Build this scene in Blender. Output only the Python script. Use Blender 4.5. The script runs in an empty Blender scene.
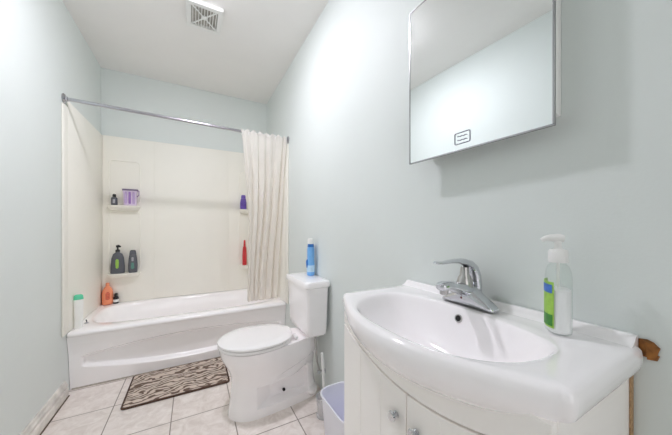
import bpy, bmesh, math, random
from mathutils import Vector, Matrix
random.seed(7)
PI = math.pi
S = bpy.context.scene
COL = S.collection

# ------------------------------------------------------------------ camera, world, lights, exposure
cam_d = bpy.data.cameras.new('camera')
cam_d.sensor_width = 36.0
cam_d.lens = 262.0 / 672.0 * 36.0
cam_d.shift_y = 9.5 / 672.0
cam_d.clip_start = 0.02
cam = bpy.data.objects.new('camera', cam_d)
COL.objects.link(cam)
cam.location = (0, 0, 1.12)
cam.rotation_euler = (PI / 2, 0, -math.atan2(143, 262))
S.camera = cam

world = bpy.data.worlds.new('world')
S.world = world
world.use_nodes = True
bg = world.node_tree.nodes['Background']
bg.inputs[0].default_value = (0.93, 0.97, 1.0, 1)
bg.inputs[1].default_value = 0.1

def area(name, loc, target, sx, sy, power, col):
    d = bpy.data.lights.new(name, 'AREA')
    d.shape = 'RECTANGLE'
    d.size, d.size_y, d.energy, d.color = sx, sy, power, col
    o = bpy.data.objects.new(name, d)
    COL.objects.link(o)
    o.location = loc
    o.rotation_euler = (Vector(target) - Vector(loc)).to_track_quat('-Z', 'Y').to_euler()
    return o

# added fill light behind the camera, aimed in through the open doorway
area('doorway_fill', (0.0, -1.3, 1.35), (0.05, 2.0, 0.9), 0.8, 1.7, 3.0, (1.0, 0.97, 0.98))
LAMP_POWER = 116.0
LAMP_COL = (1.0, 0.975, 1.06, 1)

S.view_settings.view_transform = 'Standard'
S.view_settings.look = 'None'
S.view_settings.gamma = 1.0
S.view_settings.use_curve_mapping = False
S.view_settings.exposure = 1.5
S.cycles.max_bounces = 16
S.cycles.diffuse_bounces = 14
S.cycles.glossy_bounces = 4
S.cycles.transparent_max_bounces = 12
S.cycles.sample_clamp_indirect = 6.0
S.cycles.caustics_reflective = False
S.cycles.caustics_refractive = False

# ------------------------------------------------------------------ materials
def lin(c):
    c = c / 255.0
    return c / 12.92 if c <= 0.04045 else ((c + 0.055) / 1.055) ** 2.4

def rgb(r, g, b):
    return (lin(r), lin(g), lin(b), 1.0)

def mat(name, col, rough=0.5, metal=0.0, noise=0.0, nscale=20.0, bump=0.0, bscale=120.0, coat=0.0, spec=0.5, sss=0.0):
    m = bpy.data.materials.new(name)
    m.use_nodes = True
    nt = m.node_tree
    p = nt.nodes['Principled BSDF']
    p.inputs['Base Color'].default_value = col
    p.inputs['Roughness'].default_value = rough
    p.inputs['Metallic'].default_value = metal
    p.inputs['Coat Weight'].default_value = coat
    p.inputs['Specular IOR Level'].default_value = spec
    p.inputs['Coat Roughness'].default_value = 0.06
    tc = nt.nodes.new('ShaderNodeTexCoord')
    if noise > 0:
        n = nt.nodes.new('ShaderNodeTexNoise')
        n.inputs['Scale'].default_value = nscale
        n.inputs['Detail'].default_value = 4.0
        nt.links.new(tc.outputs['Object'], n.inputs['Vector'])
        r = nt.nodes.new('ShaderNodeValToRGB')
        r.color_ramp.elements[0].position = 0.3
        r.color_ramp.elements[1].position = 0.7
        r.color_ramp.elements[0].color = tuple(c * (1 - noise) for c in col[:3]) + (1,)
        r.color_ramp.elements[1].color = tuple(min(1, c * (1 + noise * 0.5)) for c in col[:3]) + (1,)
        nt.links.new(n.outputs['Fac'], r.inputs['Fac'])
        nt.links.new(r.outputs['Color'], p.inputs['Base Color'])
    if bump > 0:
        n2 = nt.nodes.new('ShaderNodeTexNoise')
        n2.inputs['Scale'].default_value = bscale
        n2.inputs['Detail'].default_value = 3.0
        nt.links.new(tc.outputs['Object'], n2.inputs['Vector'])
        b = nt.nodes.new('ShaderNodeBump')
        b.inputs['Strength'].default_value = bump
        b.inputs['Distance'].default_value = 0.002
        nt.links.new(n2.outputs['Fac'], b.inputs['Height'])
        nt.links.new(b.outputs['Normal'], p.inputs['Normal'])
    return m

def clear_mat(name, tint, rough=0.08, gloss=0.12, body=0.0, bodycol=(1, 1, 1, 1)):
    m = bpy.data.materials.new(name)
    m.use_nodes = True
    nt = m.node_tree
    nt.nodes.clear()
    out = nt.nodes.new('ShaderNodeOutputMaterial')
    tr = nt.nodes.new('ShaderNodeBsdfTransparent')
    tr.inputs[0].default_value = tint
    df = nt.nodes.new('ShaderNodeBsdfDiffuse')
    df.inputs[0].default_value = bodycol
    gl = nt.nodes.new('ShaderNodeBsdfGlossy')
    gl.inputs['Roughness'].default_value = rough
    m1 = nt.nodes.new('ShaderNodeMixShader'); m1.inputs[0].default_value = body
    m2 = nt.nodes.new('ShaderNodeMixShader')
    fr = nt.nodes.new('ShaderNodeLayerWeight'); fr.inputs[0].default_value = gloss
    nt.links.new(tr.outputs[0], m1.inputs[1]); nt.links.new(df.outputs[0], m1.inputs[2])
    nt.links.new(fr.outputs['Facing'], m2.inputs[0])
    nt.links.new(m1.outputs[0], m2.inputs[1]); nt.links.new(gl.outputs[0], m2.inputs[2])
    nt.links.new(m2.outputs[0], out.inputs[0])
    return m

def emit_mat(name, col, strength):
    m = bpy.data.materials.new(name)
    m.use_nodes = True
    p = m.node_tree.nodes['Principled BSDF']
    p.inputs['Base Color'].default_value = col
    p.inputs['Emission Color'].default_value = col
    p.inputs['Emission Strength'].default_value = strength
    return m

M_wall = mat('pale_blue_wall_paint', rgb(220, 226, 224), 0.6, noise=0.03, nscale=1.3, bump=0.12, bscale=160)
M_ceil = mat('ceiling_paint', rgb(238, 236, 234), 0.9, noise=0.02, nscale=3, bump=0.5, bscale=110)
M_trimw = mat('worn_white_trim_paint', rgb(222, 220, 215), 0.45, noise=0.10, nscale=9)
M_base = mat('scuffed_white_baseboard', rgb(226, 222, 216), 0.5, noise=0.30, nscale=11)
M_grime = mat('grimy_floor_seam', rgb(104, 88, 74), 0.9, noise=0.4, nscale=30)
M_door = mat('white_door_paint', rgb(230, 230, 226), 0.4, noise=0.02)
M_acryl = mat('cream_acrylic_surround', rgb(243, 241, 233), 0.5, noise=0.015, nscale=2.5, spec=0.3)
M_tub = mat('white_tub_enamel', rgb(253, 251, 252), 0.16, noise=0.01, nscale=3, coat=0.4)
M_porc = mat('white_porcelain', rgb(251, 248, 249), 0.10, noise=0.008, nscale=5, coat=0.5)
M_seat = mat('white_seat_plastic', rgb(241, 239, 239), 0.22, noise=0.006)
M_sink = mat('white_sink_ceramic', rgb(253, 250, 252), 0.10, noise=0.006, coat=0.6)
M_cab = mat('cream_white_cabinet_lacquer', rgb(253, 249, 246), 0.32, noise=0.02, nscale=4)
M_raw = mat('raw_particle_board', rgb(178, 146, 110), 0.85, noise=0.35, nscale=160)
M_wood = mat('splintered_brown_wood', rgb(150, 96, 42), 0.8, noise=0.45, nscale=70, bump=0.8, bscale=120)
M_chrome = mat('chrome', rgb(212, 214, 218), 0.09, 1.0, noise=0.02)
M_brush = mat('brushed_nickel', rgb(188, 186, 184), 0.28, 1.0, noise=0.05)
M_rod = mat('steel_rod', rgb(186, 186, 192), 0.22, 1.0, noise=0.03)
M_mirror = mat('mirror_silver', rgb(240, 244, 244), 0.015, 1.0)
M_edge = mat('mirror_edge_metal', rgb(170, 170, 172), 0.25, 1.0, noise=0.04)
M_whitep = mat('white_plastic', rgb(236, 236, 234), 0.35, noise=0.01)
M_bin = mat('lilac_white_plastic', rgb(236, 236, 245), 0.35, noise=0.01)
M_dark = mat('dark_cavity', rgb(38, 36, 36), 0.7, noise=0.1)
M_ventb = mat('dusty_grey_duct', rgb(188, 184, 176), 0.8, noise=0.15, nscale=30)
M_black = mat('black_plastic', rgb(30, 29, 31), 0.35, noise=0.05)
M_greyb = mat('grey_bottle_plastic', rgb(88, 90, 98), 0.3, noise=0.04)
M_greyl = mat('light_grey_label', rgb(166, 166, 172), 0.4, noise=0.05)
M_green = mat('lime_green_label', rgb(158, 204, 84), 0.4, noise=0.18, nscale=90)
M_teal = mat('mint_green_cap', rgb(96, 212, 168), 0.35, noise=0.03)
M_tealb = mat('teal_bottle_label', rgb(90, 140, 128), 0.4, noise=0.25, nscale=90)
M_orange = mat('orange_bottle_plastic', rgb(240, 150, 112), 0.3, noise=0.03)
M_orlab = mat('red_orange_label', rgb(222, 108, 82), 0.4, noise=0.3, nscale=110)
M_purple = mat('purple_bottle_plastic', rgb(108, 82, 176), 0.3, noise=0.35, nscale=80)
M_lilac = mat('lilac_plastic', rgb(222, 206, 232), 0.3, noise=0.06, nscale=60)
M_lilac2 = mat('deep_lilac_plastic', rgb(160, 122, 192), 0.3, noise=0.06, nscale=60)
M_lilac3 = mat('mid_lilac_plastic', rgb(196, 172, 218), 0.3, noise=0.06, nscale=60)
M_red = mat('red_bottle_plastic', rgb(204, 52, 58), 0.3, noise=0.12, nscale=60)
M_blue = mat('sky_blue_can', rgb(116, 176, 232), 0.28, noise=0.04, nscale=60)
M_blued = mat('deep_blue_label', rgb(40, 112, 190), 0.3, noise=0.05, nscale=60)
M_bluel = mat('pale_blue_label', rgb(190, 220, 244), 0.3, noise=0.05, nscale=60)
M_liquid = mat('white_liquid_soap', rgb(246, 244, 246), 0.3, noise=0.005)
M_sticker = mat('grey_sticker_print', rgb(172, 174, 186), 0.5, noise=0.03)
M_grout_b = mat('caulk', rgb(190, 182, 172), 0.8, noise=0.2, nscale=40)
M_clear = clear_mat('clear_bottle_plastic', (0.96, 0.98, 0.97, 1), 0.05, 0.06, 0.02, (0.9, 0.93, 0.92, 1))
M_cleartub = clear_mat('clear_brush_cup', (0.95, 0.95, 0.96, 1), 0.1, 0.25, 0.45, (0.9, 0.9, 0.92, 1))
M_ltube = mat('white_tube_plastic', rgb(240, 241, 238), 0.3, noise=0.02)

# shower curtain: partly translucent vinyl
M_curt = bpy.data.materials.new('translucent_white_curtain'); M_curt.use_nodes = True
_nt = M_curt.node_tree; _nt.nodes.clear()
_o = _nt.nodes.new('ShaderNodeOutputMaterial')
_d = _nt.nodes.new('ShaderNodeBsdfPrincipled'); _d.inputs['Base Color'].default_value = rgb(250, 247, 243); _d.inputs['Roughness'].default_value = 0.35
_t = _nt.nodes.new('ShaderNodeBsdfTranslucent'); _t.inputs[0].default_value = rgb(250, 247, 243)
_tr = _nt.nodes.new('ShaderNodeBsdfTransparent'); _tr.inputs[0].default_value = (0.95, 0.95, 0.95, 1)
_a = _nt.nodes.new('ShaderNodeMixShader'); _a.inputs[0].default_value = 0.45
_b = _nt.nodes.new('ShaderNodeMixShader'); _b.inputs[0].default_value = 0.2
_nt.links.new(_d.outputs[0], _a.inputs[1]); _nt.links.new(_t.outputs[0], _a.inputs[2])
_nt.links.new(_a.outputs[0], _b.inputs[1]); _nt.links.new(_tr.outputs[0], _b.inputs[2])
_nt.links.new(_b.outputs[0], _o.inputs[0])

# floor tile
M_floor = bpy.data.materials.new('beige_ceramic_tile'); M_floor.use_nodes = True
nt = M_floor.node_tree; p = nt.nodes['Principled BSDF']
tc = nt.nodes.new('ShaderNodeTexCoord')
mp = nt.nodes.new('ShaderNodeMapping')
mp.inputs['Location'].default_value = (0.111, -(1.444 - 0.33 * 4) + 0.0, 0)
br = nt.nodes.new('ShaderNodeTexBrick')
br.offset = 0.0; br.squash = 1.0
br.inputs['Scale'].default_value = 1.0
br.inputs['Brick Width'].default_value = 0.323
br.inputs['Row Height'].default_value = 0.33
br.inputs['Mortar Size'].default_value = 0.0034
br.inputs['Mortar Smooth'].default_value = 0.3
br.inputs['Bias'].default_value = 0.0
br.inputs['Color1'].default_value = (1, 1, 1, 1)
br.inputs['Color2'].default_value = (0.94, 0.94, 0.94, 1)
br.inputs['Mortar'].default_value = (1, 1, 1, 1)
ns = nt.nodes.new('ShaderNodeTexNoise'); ns.inputs['Scale'].default_value = 16; ns.inputs['Detail'].default_value = 7; ns.inputs['Roughness'].default_value = 0.62
ns.inputs['Distortion'].default_value = 0.8
rp = nt.nodes.new('ShaderNodeValToRGB')
rp.color_ramp.elements[0].position = 0.33; rp.color_ramp.elements[0].color = rgb(222, 211, 204)
rp.color_ramp.elements[1].position = 0.66; rp.color_ramp.elements[1].color = rgb(246, 238, 233)
mul = nt.nodes.new('ShaderNodeMixRGB'); mul.blend_type = 'MULTIPLY'; mul.inputs[0].default_value = 1.0
mx = nt.nodes.new('ShaderNodeMixRGB'); mx.inputs[2].default_value = rgb(150, 138, 128)
bp = nt.nodes.new('ShaderNodeBump'); bp.inputs['Strength'].default_value = 0.5; bp.inputs['Distance'].default_value = 0.002; bp.invert = True
L = nt.links.new
L(tc.outputs['Object'], mp.inputs['Vector']); L(mp.outputs[0], br.inputs['Vector'])
L(tc.outputs['Object'], ns.inputs['Vector']); L(ns.outputs['Fac'], rp.inputs['Fac'])
L(rp.outputs[0], mul.inputs[1]); L(br.outputs['Color'], mul.inputs[2])
L(mul.outputs[0], mx.inputs[1]); L(br.outputs['Fac'], mx.inputs[0])
L(mx.outputs[0], p.inputs['Base Color']); L(br.outputs['Fac'], bp.inputs['Height']); L(bp.outputs[0], p.inputs['Normal'])
p.inputs['Roughness'].default_value = 0.38

# bath mat: zebra stripes
M_zebra = bpy.data.materials.new('zebra_stripe_pile'); M_zebra.use_nodes = True
nt = M_zebra.node_tree; p = nt.nodes['Principled BSDF']
tc = nt.nodes.new('ShaderNodeTexCoord')
mp = nt.nodes.new('ShaderNodeMapping'); mp.inputs['Rotation'].default_value = (0, 0, math.radians(-24)); mp.inputs['Scale'].default_value = (0.42, 1.0, 1)
wv = nt.nodes.new('ShaderNodeTexWave'); wv.bands_direction = 'Y'
wv.inputs['Scale'].default_value = 9.5; wv.inputs['Distortion'].default_value = 16.0; wv.inputs['Detail'].default_value = 2.0; wv.inputs['Detail Scale'].default_value = 1.6
rp = nt.nodes.new('ShaderNodeValToRGB')
rp.color_ramp.elements[0].position = 0.28; rp.color_ramp.elements[0].color = rgb(112, 92, 80)
rp.color_ramp.elements[1].position = 0.52; rp.color_ramp.elements[1].color = rgb(216, 201, 188)
n2 = nt.nodes.new('ShaderNodeTexNoise'); n2.inputs['Scale'].default_value = 400
b2 = nt.nodes.new('ShaderNodeBump'); b2.inputs['Strength'].default_value = 0.8; b2.inputs['Distance'].default_value = 0.004
nt.links.new(tc.outputs['Object'], mp.inputs[0]); nt.links.new(mp.outputs[0], wv.inputs['Vector'])
nt.links.new(wv.outputs['Fac'], rp.inputs[0]); nt.links.new(rp.outputs[0], p.inputs['Base Color'])
nt.links.new(tc.outputs['Object'], n2.inputs['Vector']); nt.links.new(n2.outputs['Fac'], b2.inputs['Height']); nt.links.new(b2.outputs[0], p.inputs['Normal'])
p.inputs['Roughness'].default_value = 0.95
M_bind = mat('brown_mat_binding', rgb(84, 62, 50), 0.9, noise=0.2, nscale=60)

# ------------------------------------------------------------------ mesh helpers
class MB:
    def __init__(self):
        self.bm = bmesh.new()
    def box(self, x0, x1, y0, y1, z0, z1, bevel=0.0, seg=2):
        t = bmesh.new()
        bmesh.ops.create_cube(t, size=1.0)
        for v in t.verts:
            v.co = Vector(((x0 + x1) / 2 + v.co.x * (x1 - x0), (y0 + y1) / 2 + v.co.y * (y1 - y0), (z0 + z1) / 2 + v.co.z * (z1 - z0)))
        if bevel > 0:
            bmesh.ops.bevel(t, geom=list(t.edges), offset=bevel, segments=seg, profile=0.5, affect='EDGES')
        self._merge(t)
        return self
    def _merge(self, t, mtx=None):
        me = bpy.data.meshes.new('tmp')
        if mtx is not None:
            t.transform(mtx)
        t.to_mesh(me); t.free()
        self.bm.from_mesh(me)
        bpy.data.meshes.remove(me)
    def loft(self, rings, cap0=True, cap1=True, closed=True):
        vs = [[self.bm.verts.new(p) for p in r] for r in rings]
        n = len(vs[0])
        for a, b in zip(vs, vs[1:]):
            for i in range(n if closed else n - 1):
                j = (i + 1) % n
                try:
                    self.bm.faces.new((a[i], a[j], b[j], b[i]))
                except ValueError:
                    pass
        if closed and cap0: self.bm.faces.new(list(reversed(vs[0])))
        if closed and cap1: self.bm.faces.new(vs[-1])
        return self
    def lathe(self, prof, c=(0, 0, 0), seg=32, axis='Z', sx=1.0, sy=1.0, cap0=True, cap1=True):
        rings = []
        for r, h in prof:
            ring = []
            for i in range(seg):
                a = 2 * PI * i / seg
                u, v = r * math.cos(a) * sx, r * math.sin(a) * sy
                if axis == 'Z': q = (c[0] + u, c[1] + v, c[2] + h)
                elif axis == 'X': q = (c[0] + h, c[1] + u, c[2] + v)
                else: q = (c[0] + v, c[1] + h, c[2] + u)
                ring.append(q)
            rings.append(ring)
        return self.loft(rings, cap0, cap1)
    def tube(self, pts, r, seg=12, closed=False):
        pts = [Vector(q) for q in pts]
        n = len(pts)
        rings = []
        up = None
        for i in range(n):
            if closed:
                d = (pts[(i + 1) % n] - pts[i - 1]).normalized()
            else:
                d = (pts[min(i + 1, n - 1)] - pts[max(i - 1, 0)]).normalized()
            if up is None:
                up = Vector((0, 0, 1)) if abs(d.z) < 0.9 else Vector((1, 0, 0))
            s = d.cross(up).normalized()
            up = s.cross(d).normalized()
            rr = r[i] if isinstance(r, (list, tuple)) else r
            rings.append([pts[i] + (s * math.cos(2 * PI * k / seg) + up * math.sin(2 * PI * k / seg)) * rr for k in range(seg)])
        if closed:
            rings.append(rings[0])
            vs = [[self.bm.verts.new(q) for q in rg] for rg in rings[:-1]]
            for i in range(n):
                a, b = vs[i], vs[(i + 1) % n]
                for k in range(seg):
                    self.bm.faces.new((a[k], a[(k + 1) % seg], b[(k + 1) % seg], b[k]))
            return self
        return self.loft(rings)
    def sphere(self, c, r, sx=1, sy=1, sz=1, u=24, v=14):
        t = bmesh.new()
        bmesh.ops.create_uvsphere(t, u_segments=u, v_segments=v, radius=r)
        self._merge(t, Matrix.Translation(c) @ Matrix.Diagonal((sx, sy, sz, 1)))
        return self
    def prism(self, poly, fn, d0, d1):
        """poly of 2D points; fn(u, v, d) -> 3D"""
        return self.loft([[fn(u, v, d0) for u, v in poly], [fn(u, v, d1) for u, v in poly]])
    def build(self, name, m, parent=None, origin=None, smooth=True, angle=40, bevel=0.0, bseg=2):
        bm = self.bm
        bmesh.ops.remove_doubles(bm, verts=bm.verts, dist=1e-6)
        bmesh.ops.recalc_face_normals(bm, faces=bm.faces)
        if origin is None:
            origin = ROOT_LOC.get(parent.name, Vector((0, 0, 0))) if parent is not None else Vector((0, 0, 0))
        bm.transform(Matrix.Translation(-Vector(origin)))
        me = bpy.data.meshes.new(name)
        bm.to_mesh(me); bm.free()
        me.materials.append(m)
        if smooth:
            for q in me.polygons: q.use_smooth = True
            me.set_sharp_from_angle(angle=math.radians(angle))
        o = bpy.data.objects.new(name, me)
        COL.objects.link(o)
        if parent is not None:
            o.parent = parent
            ROOT_LOC[o.name] = ROOT_LOC.get(parent.name, Vector((0, 0, 0)))
        else:
            o.location = origin
        if bevel > 0:
            bv = o.modifiers.new('bevel', 'BEVEL'); bv.width = bevel; bv.segments = bseg; bv.limit_method = 'ANGLE'; bv.angle_limit = math.radians(40)
        return o

ROOT_LOC = {}

def thing(name, label, cat, loc=(0, 0, 0), group=None):
    o = bpy.data.objects.new(name, None)
    o.empty_display_size = 0.05
    COL.objects.link(o)
    o.location = loc
    ROOT_LOC[o.name] = Vector(loc)
    return tag(o, label, cat, group)

def tag(o, label, cat, group=None):
    o['label'] = label; o['category'] = cat
    if group: o['group'] = group
    return o

def struct(o):
    o['kind'] = 'structure'
    return o

def rrect(cx, cy, hx, hy, r, z, n=6):
    pts = []
    for sx, sy, a0 in ((1, 1, 0), (-1, 1, PI / 2), (-1, -1, PI), (1, -1, 1.5 * PI)):
        for k in range(n + 1):
            a = a0 + PI / 2 * k / n
            pts.append((cx + sx * (hx - r) + r * math.cos(a), cy + sy * (hy - r) + r * math.sin(a), z))
    return pts

def sgnpow(v, e):
    return math.copysign(abs(v) ** e, v)

# ------------------------------------------------------------------ room shell
XL, XR, YB, YF, HC = -0.745, 0.775, 3.16, -0.75, 2.593
struct(MB().box(XL - 0.12, XR + 0.12, -3.0, YB + 0.12, -0.08, 0.0).build('floor', M_floor, smooth=False))
struct(MB().box(XL - 0.12, XR + 0.12, YF - 0.12, YB + 0.12, HC, HC + 0.1).build('ceiling', M_ceil, smooth=False))
struct(MB().box(XL - 0.12, XL, YF - 0.12, YB + 0.12, 0.0, HC).build('wall_left', M_wall, smooth=False))
struct(MB().box(XR, XR + 0.12, YF - 0.12, YB + 0.12, 0.0, HC).build('wall_right', M_wall, smooth=False))
struct(MB().box(XL, XR, YB, YB + 0.12, 0.0, HC).build('wall_back', M_wall, smooth=False))
struct(MB().box(XL, -0.42, YF - 0.12, YF, 0.0, HC).box(0.42, XR, YF - 0.12, YF, 0.0, HC).box(-0.42, 0.42, YF - 0.12, YF, 2.06, HC).build('wall_front', M_wall, smooth=False))
struct(MB().box(-0.50, -0.42, YF, YF + 0.018, 0, 2.14, 0.004).box(0.42, 0.50, YF, YF + 0.018, 0, 2.14, 0.004).box(-0.42, 0.42, YF, YF + 0.018, 2.06, 2.14, 0.004).build('trim_1', M_trimw))
# baseboard on the left wall
bb = [(0, 0), (0.021, 0), (0.021, 0.050), (0.020, 0.054), (0.013, 0.058), (0.013, 0.064), (0.018, 0.068), (0.018, 0.078), (0.012, 0.088), (0.010, 0.098), (0.006, 0.104), (0, 0.105)]
struct(MB().prism(bb, lambda u, v, d: (XL + u, d, v), YF, 2.375).build('baseboard_left', M_base, smooth=False))
struct(MB().box(XL + .0212, XL + .0275, YF, 2.375, 0.0003, 0.004).build('trim_2', M_grime, smooth=False))

# ------------------------------------------------------------------ bathtub
tub = thing('bathtub', 'white alcove bathtub with a curved recess along its front panel', 'bathtub', (0.015, 2.8, 0))
TX0, TX1, TY0, TY1, TZ = XL + 0.002, XR - 0.002, 2.386, 3.157, 0.41
def tub_open(cx, cy, hx, hy, e, z, n):
    out = []
    for i in range(n):
        a = 2 * PI * (i + 0.5) / n
        out.append((cx + hx * sgnpow(math.cos(a), 2 / e), cy + hy * sgnpow(math.sin(a), 2 / e), z))
    return out
N = 128
def rect_by_angle(x0, x1, y0, y1, r, z, n, cx, cy, hx, hy):
    out = []
    for i in range(n):
        a = 2 * PI * (i + 0.5) / n
        out.append((cx, cy, a))
    pts = []
    for (_, _, a) in out:
        c, s = sgnpow(math.cos(a), 2 / 70), sgnpow(math.sin(a), 2 / 70)
        pts.append(((x0 + x1) / 2 + (x1 - x0) / 2 * c, (y0 + y1) / 2 + (y1 - y0) / 2 * s, z))
    return pts
OX, OY, OHX, OHY = 0.025, 2.800, 0.705, 0.300
rings = []
rings.append(rect_by_angle(TX0, TX1, TY0 + .014, TY1, 0, TZ - 0.035, N, 0, 0, 0, 0))
rings.append(rect_by_angle(TX0, TX1, TY0 + .003, TY1, 0, TZ - 0.022, N, 0, 0, 0, 0))
rings.append(rect_by_angle(TX0, TX1, TY0 + .006, TY1, 0, TZ - 0.008, N, 0, 0, 0, 0))
rings.append(rect_by_angle(TX0 + .004, TX1 - .004, TY0 + .018, TY1 - .003, 0, TZ, N, 0, 0, 0, 0))
rings.append(tub_open(OX, OY, OHX + 0.012, OHY + 0.012, 4.2, TZ, N))
rings.append(tub_open(OX, OY, OHX + 0.002, OHY + 0.002, 4.2, TZ - 0.004, N))
rings.append(tub_open(OX, OY, OHX - 0.012, OHY - 0.010, 4.0, TZ - 0.022, N))
rings.append(tub_open(OX, OY, OHX - 0.035, OHY - 0.022, 3.6, TZ - 0.10, N))
rings.append(tub_open(OX + .01, OY, OHX - 0.08, OHY - 0.04, 3.2, TZ - 0.24, N))
rings.append(tub_open(OX + .02, OY, OHX - 0.14, OHY - 0.07, 3.0, TZ - 0.31, N))
rings.append(tub_open(OX + .02, OY, OHX - 0.22, OHY - 0.12, 2.8, TZ - 0.335, N))
rings.append(tub_open(OX + .02, OY, 0.20, 0.06, 2.4, TZ - 0.345, N))
tb = MB().loft(rings, cap0=False, cap1=True)
# front panel with lens shaped recess
NX, NZ = 240, 120
rows = []
for j in range(NZ + 1):
    z = (TZ - 0.034) * j / NZ
    row = []
    for i in range(NX + 1):
        x = TX0 + (TX1 - TX0) * i / NX
        # front profile: toe set back, face leaning out toward the rim
        y = 2.456 - 0.030 * min(1, max(0, (z - 0.02) / 0.30)) - 0.024 * max(0, (z - 0.24) / 0.136) ** 1.5
        u = (x - 0.015) / 0.70
        if abs(u) < 1:
            zt = 0.232 + 0.062 * (1 - u * u)
            zb = 0.150 - 0.082 * (1 - u * u) ** 0.9
            k1 = min(1, max(0, (zt - z) / 0.028)); k2 = min(1, max(0, (z - zb) / 0.030)); k3 = min(1, (1 - abs(u)) / 0.03)
            f = lambda t: t * t * (3 - 2 * t)
            y += 0.036 * f(k1) * f(k2) * f(k3)
        row.append((x, y, z))
    rows.append(row)
tb.loft(rows, closed=False)
tub_o = tb.build('tub_shell', M_tub, tub, angle=60)
MB().box(TX0 + .01, TX1, 2.447, 2.455, 0.0005, 0.010, 0.003).build('caulk_bead', M_grout_b, tub)

# ------------------------------------------------------------------ tub surround
sur = thing('tub_surround', 'cream acrylic tub surround with moulded corner shelves around the bathtub', 'tub surround', (0.015, 3.15, TZ))
ST = 1.968
MB().box(XL + .012, XR - .012, 3.142, 3.157, TZ + .002, ST, 0.004).build('back_panel', M_acryl, sur)
MB().box(-0.336, 0.344, 3.134, 3.143, TZ + .004, ST - .004, 0.003).build('centre_panel', M_acryl, sur)
for s, nm in ((-1, 'side_panel'), (1, 'side_panel')):
    xa = XL + .001 if s < 0 else XR - .011
    MB().box(xa, xa + .010, 2.400, 3.157, TZ + .002, ST, 0.004).box(xa, xa + .010, 2.324, 2.4005, TZ - .0, ST - (0.045 if s < 0 else 0.082), 0.004).build(nm, M_acryl, sur)
def tower(x0, x1):
    def frame(z0, z1):
        hx, hz = (x1 - x0) / 2, (z1 - z0) / 2
        pts = [(q[0], 3.141, q[1]) for q in rrect((x0 + x1) / 2, (z0 + z1) / 2, hx, hz, 0.035, 0)]
        return MB().tube(pts, 0.006, 10, closed=True)
    frame(1.335, 1.745).build('niche_frame', M_acryl, sur)
    frame(0.705, 1.27).build('niche_frame', M_acryl, sur)
    for zs in (1.32, 0.691):
        cx, hx = (x0 + x1) / 2, (x1 - x0) / 2 + 0.006
        def sec(k, z, dep):
            out = []
            for i in range(25):
                a = PI * i / 24
                out.append((cx - hx * k * sgnpow(math.cos(a), 0.45), 3.1415 - dep * sgnpow(math.sin(a), 0.55), z))
            return out
        MB().loft([sec(0.80, zs - 0.045, 0.030), sec(0.93, zs - 0.030, 0.066), sec(1.0, zs - 0.010, 0.086), sec(1.0, zs - 0.002, 0.088), sec(0.985, zs, 0.085)]).build('shelf', M_acryl, sur)
tower(-0.685, -0.452)
tower(0.462, 0.695)

# ------------------------------------------------------------------ shower curtain rod and curtain
rod = thing('curtain_rod', 'straight steel shower curtain rod spanning above the bathtub', 'curtain rod', (0.015, 2.352, 1.94))
RL, RRt = Vector((XL + .003, 2.360, 1.962)), Vector((XR - .003, 2.345, 1.928))
MB().tube([RL, RL.lerp(RRt, 0.5), RRt], 0.0115, 16).build('tube', M_rod, rod)
for px, q in ((XL, RL), (XR, RRt)):
    s = 1 if px < 0 else -1
    MB().lathe([(0.033, 0.001 * s), (0.033, 0.004 * s), (0.028, 0.009 * s), (0.016, 0.013 * s), (0.015, 0.022 * s), (0.012, 0.024 * s)], (px, q.y, q.z), 24, 'X').build('wall_flange', M_rod, rod)
def rod_at(x):
    return RL.lerp(RRt, (x - RL.x) / (RRt.x - RL.x))

cur = thing('shower_curtain', 'white translucent shower curtain bunched at the right end of the rod', 'shower curtain', (0.56, 2.45, 0.42))
NU, NV = 180, 70
def sm_(t):
    t = max(0.0, min(1.0, t)); return t * t * (3 - 2 * t)
rows = []
for j in range(NV + 1):
    v = j / NV                       # 0 top .. 1 bottom
    row = []
    for i in range(NU + 1):
        u = i / NU
        xl = 0.354 + 0.094 * min(1, v * 1.9) ** 0.8 + 0.012 * v
        xr = 0.758 - 0.030 * v
        uu = u ** (1 + 0.55 * sm_(v * 1.4 - 0.25))
        x = xl + (xr - xl) * uu
        amp = 0.009 + 0.016 * min(1, v * 2.5)
        ph = 2 * PI * 5.6 * (u ** 0.9) + 0.9 * math.sin(2.3 * v)
        w = math.sin(ph) + 0.22 * math.sin(2.3 * ph + 1.1 + 2 * v) + 0.25 * math.sin(4.1 * u * PI + 3 * v)
        y = rod_at(x).y - 0.024 * (1 - min(1, v * 6)) + 0.245 * v + amp * w * (0.75 + 0.25 * v) * (0.5 + 0.5 * min(1, v * 6))
        x += 0.008 * math.cos(ph) * (0.4 + v) * min(1, u * 8)
        ztop = rod_at(x).z + 0.020 - 0.020 * abs(math.sin(2 * PI * 3.75 * u)) ** 2
        zbot = 0.414
        z = ztop + (zbot - ztop) * v
        row.append((min(x, 0.763), y, z))
    rows.append(row)
co = MB().loft(rows, closed=False).build('curtain_sheet', M_curt, cur, angle=80)
so = co.modifiers.new('thickness', 'SOLIDIFY'); so.thickness = 0.0015
for k in range(8):
    x = 0.372 + (0.752 - 0.372) * (k / 7)
    c = rod_at(x)
    pts = []
    for i in range(20):
        a = 2 * PI * i / 20
        pts.append((c.x + 0.006 * math.sin(a + k), c.y + 0.0185 * math.cos(a), c.z - 0.006 + 0.0225 * math.sin(a)))
    MB().tube(pts, 0.0042, 8, closed=True).build('ring', M_whitep, cur)

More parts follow.
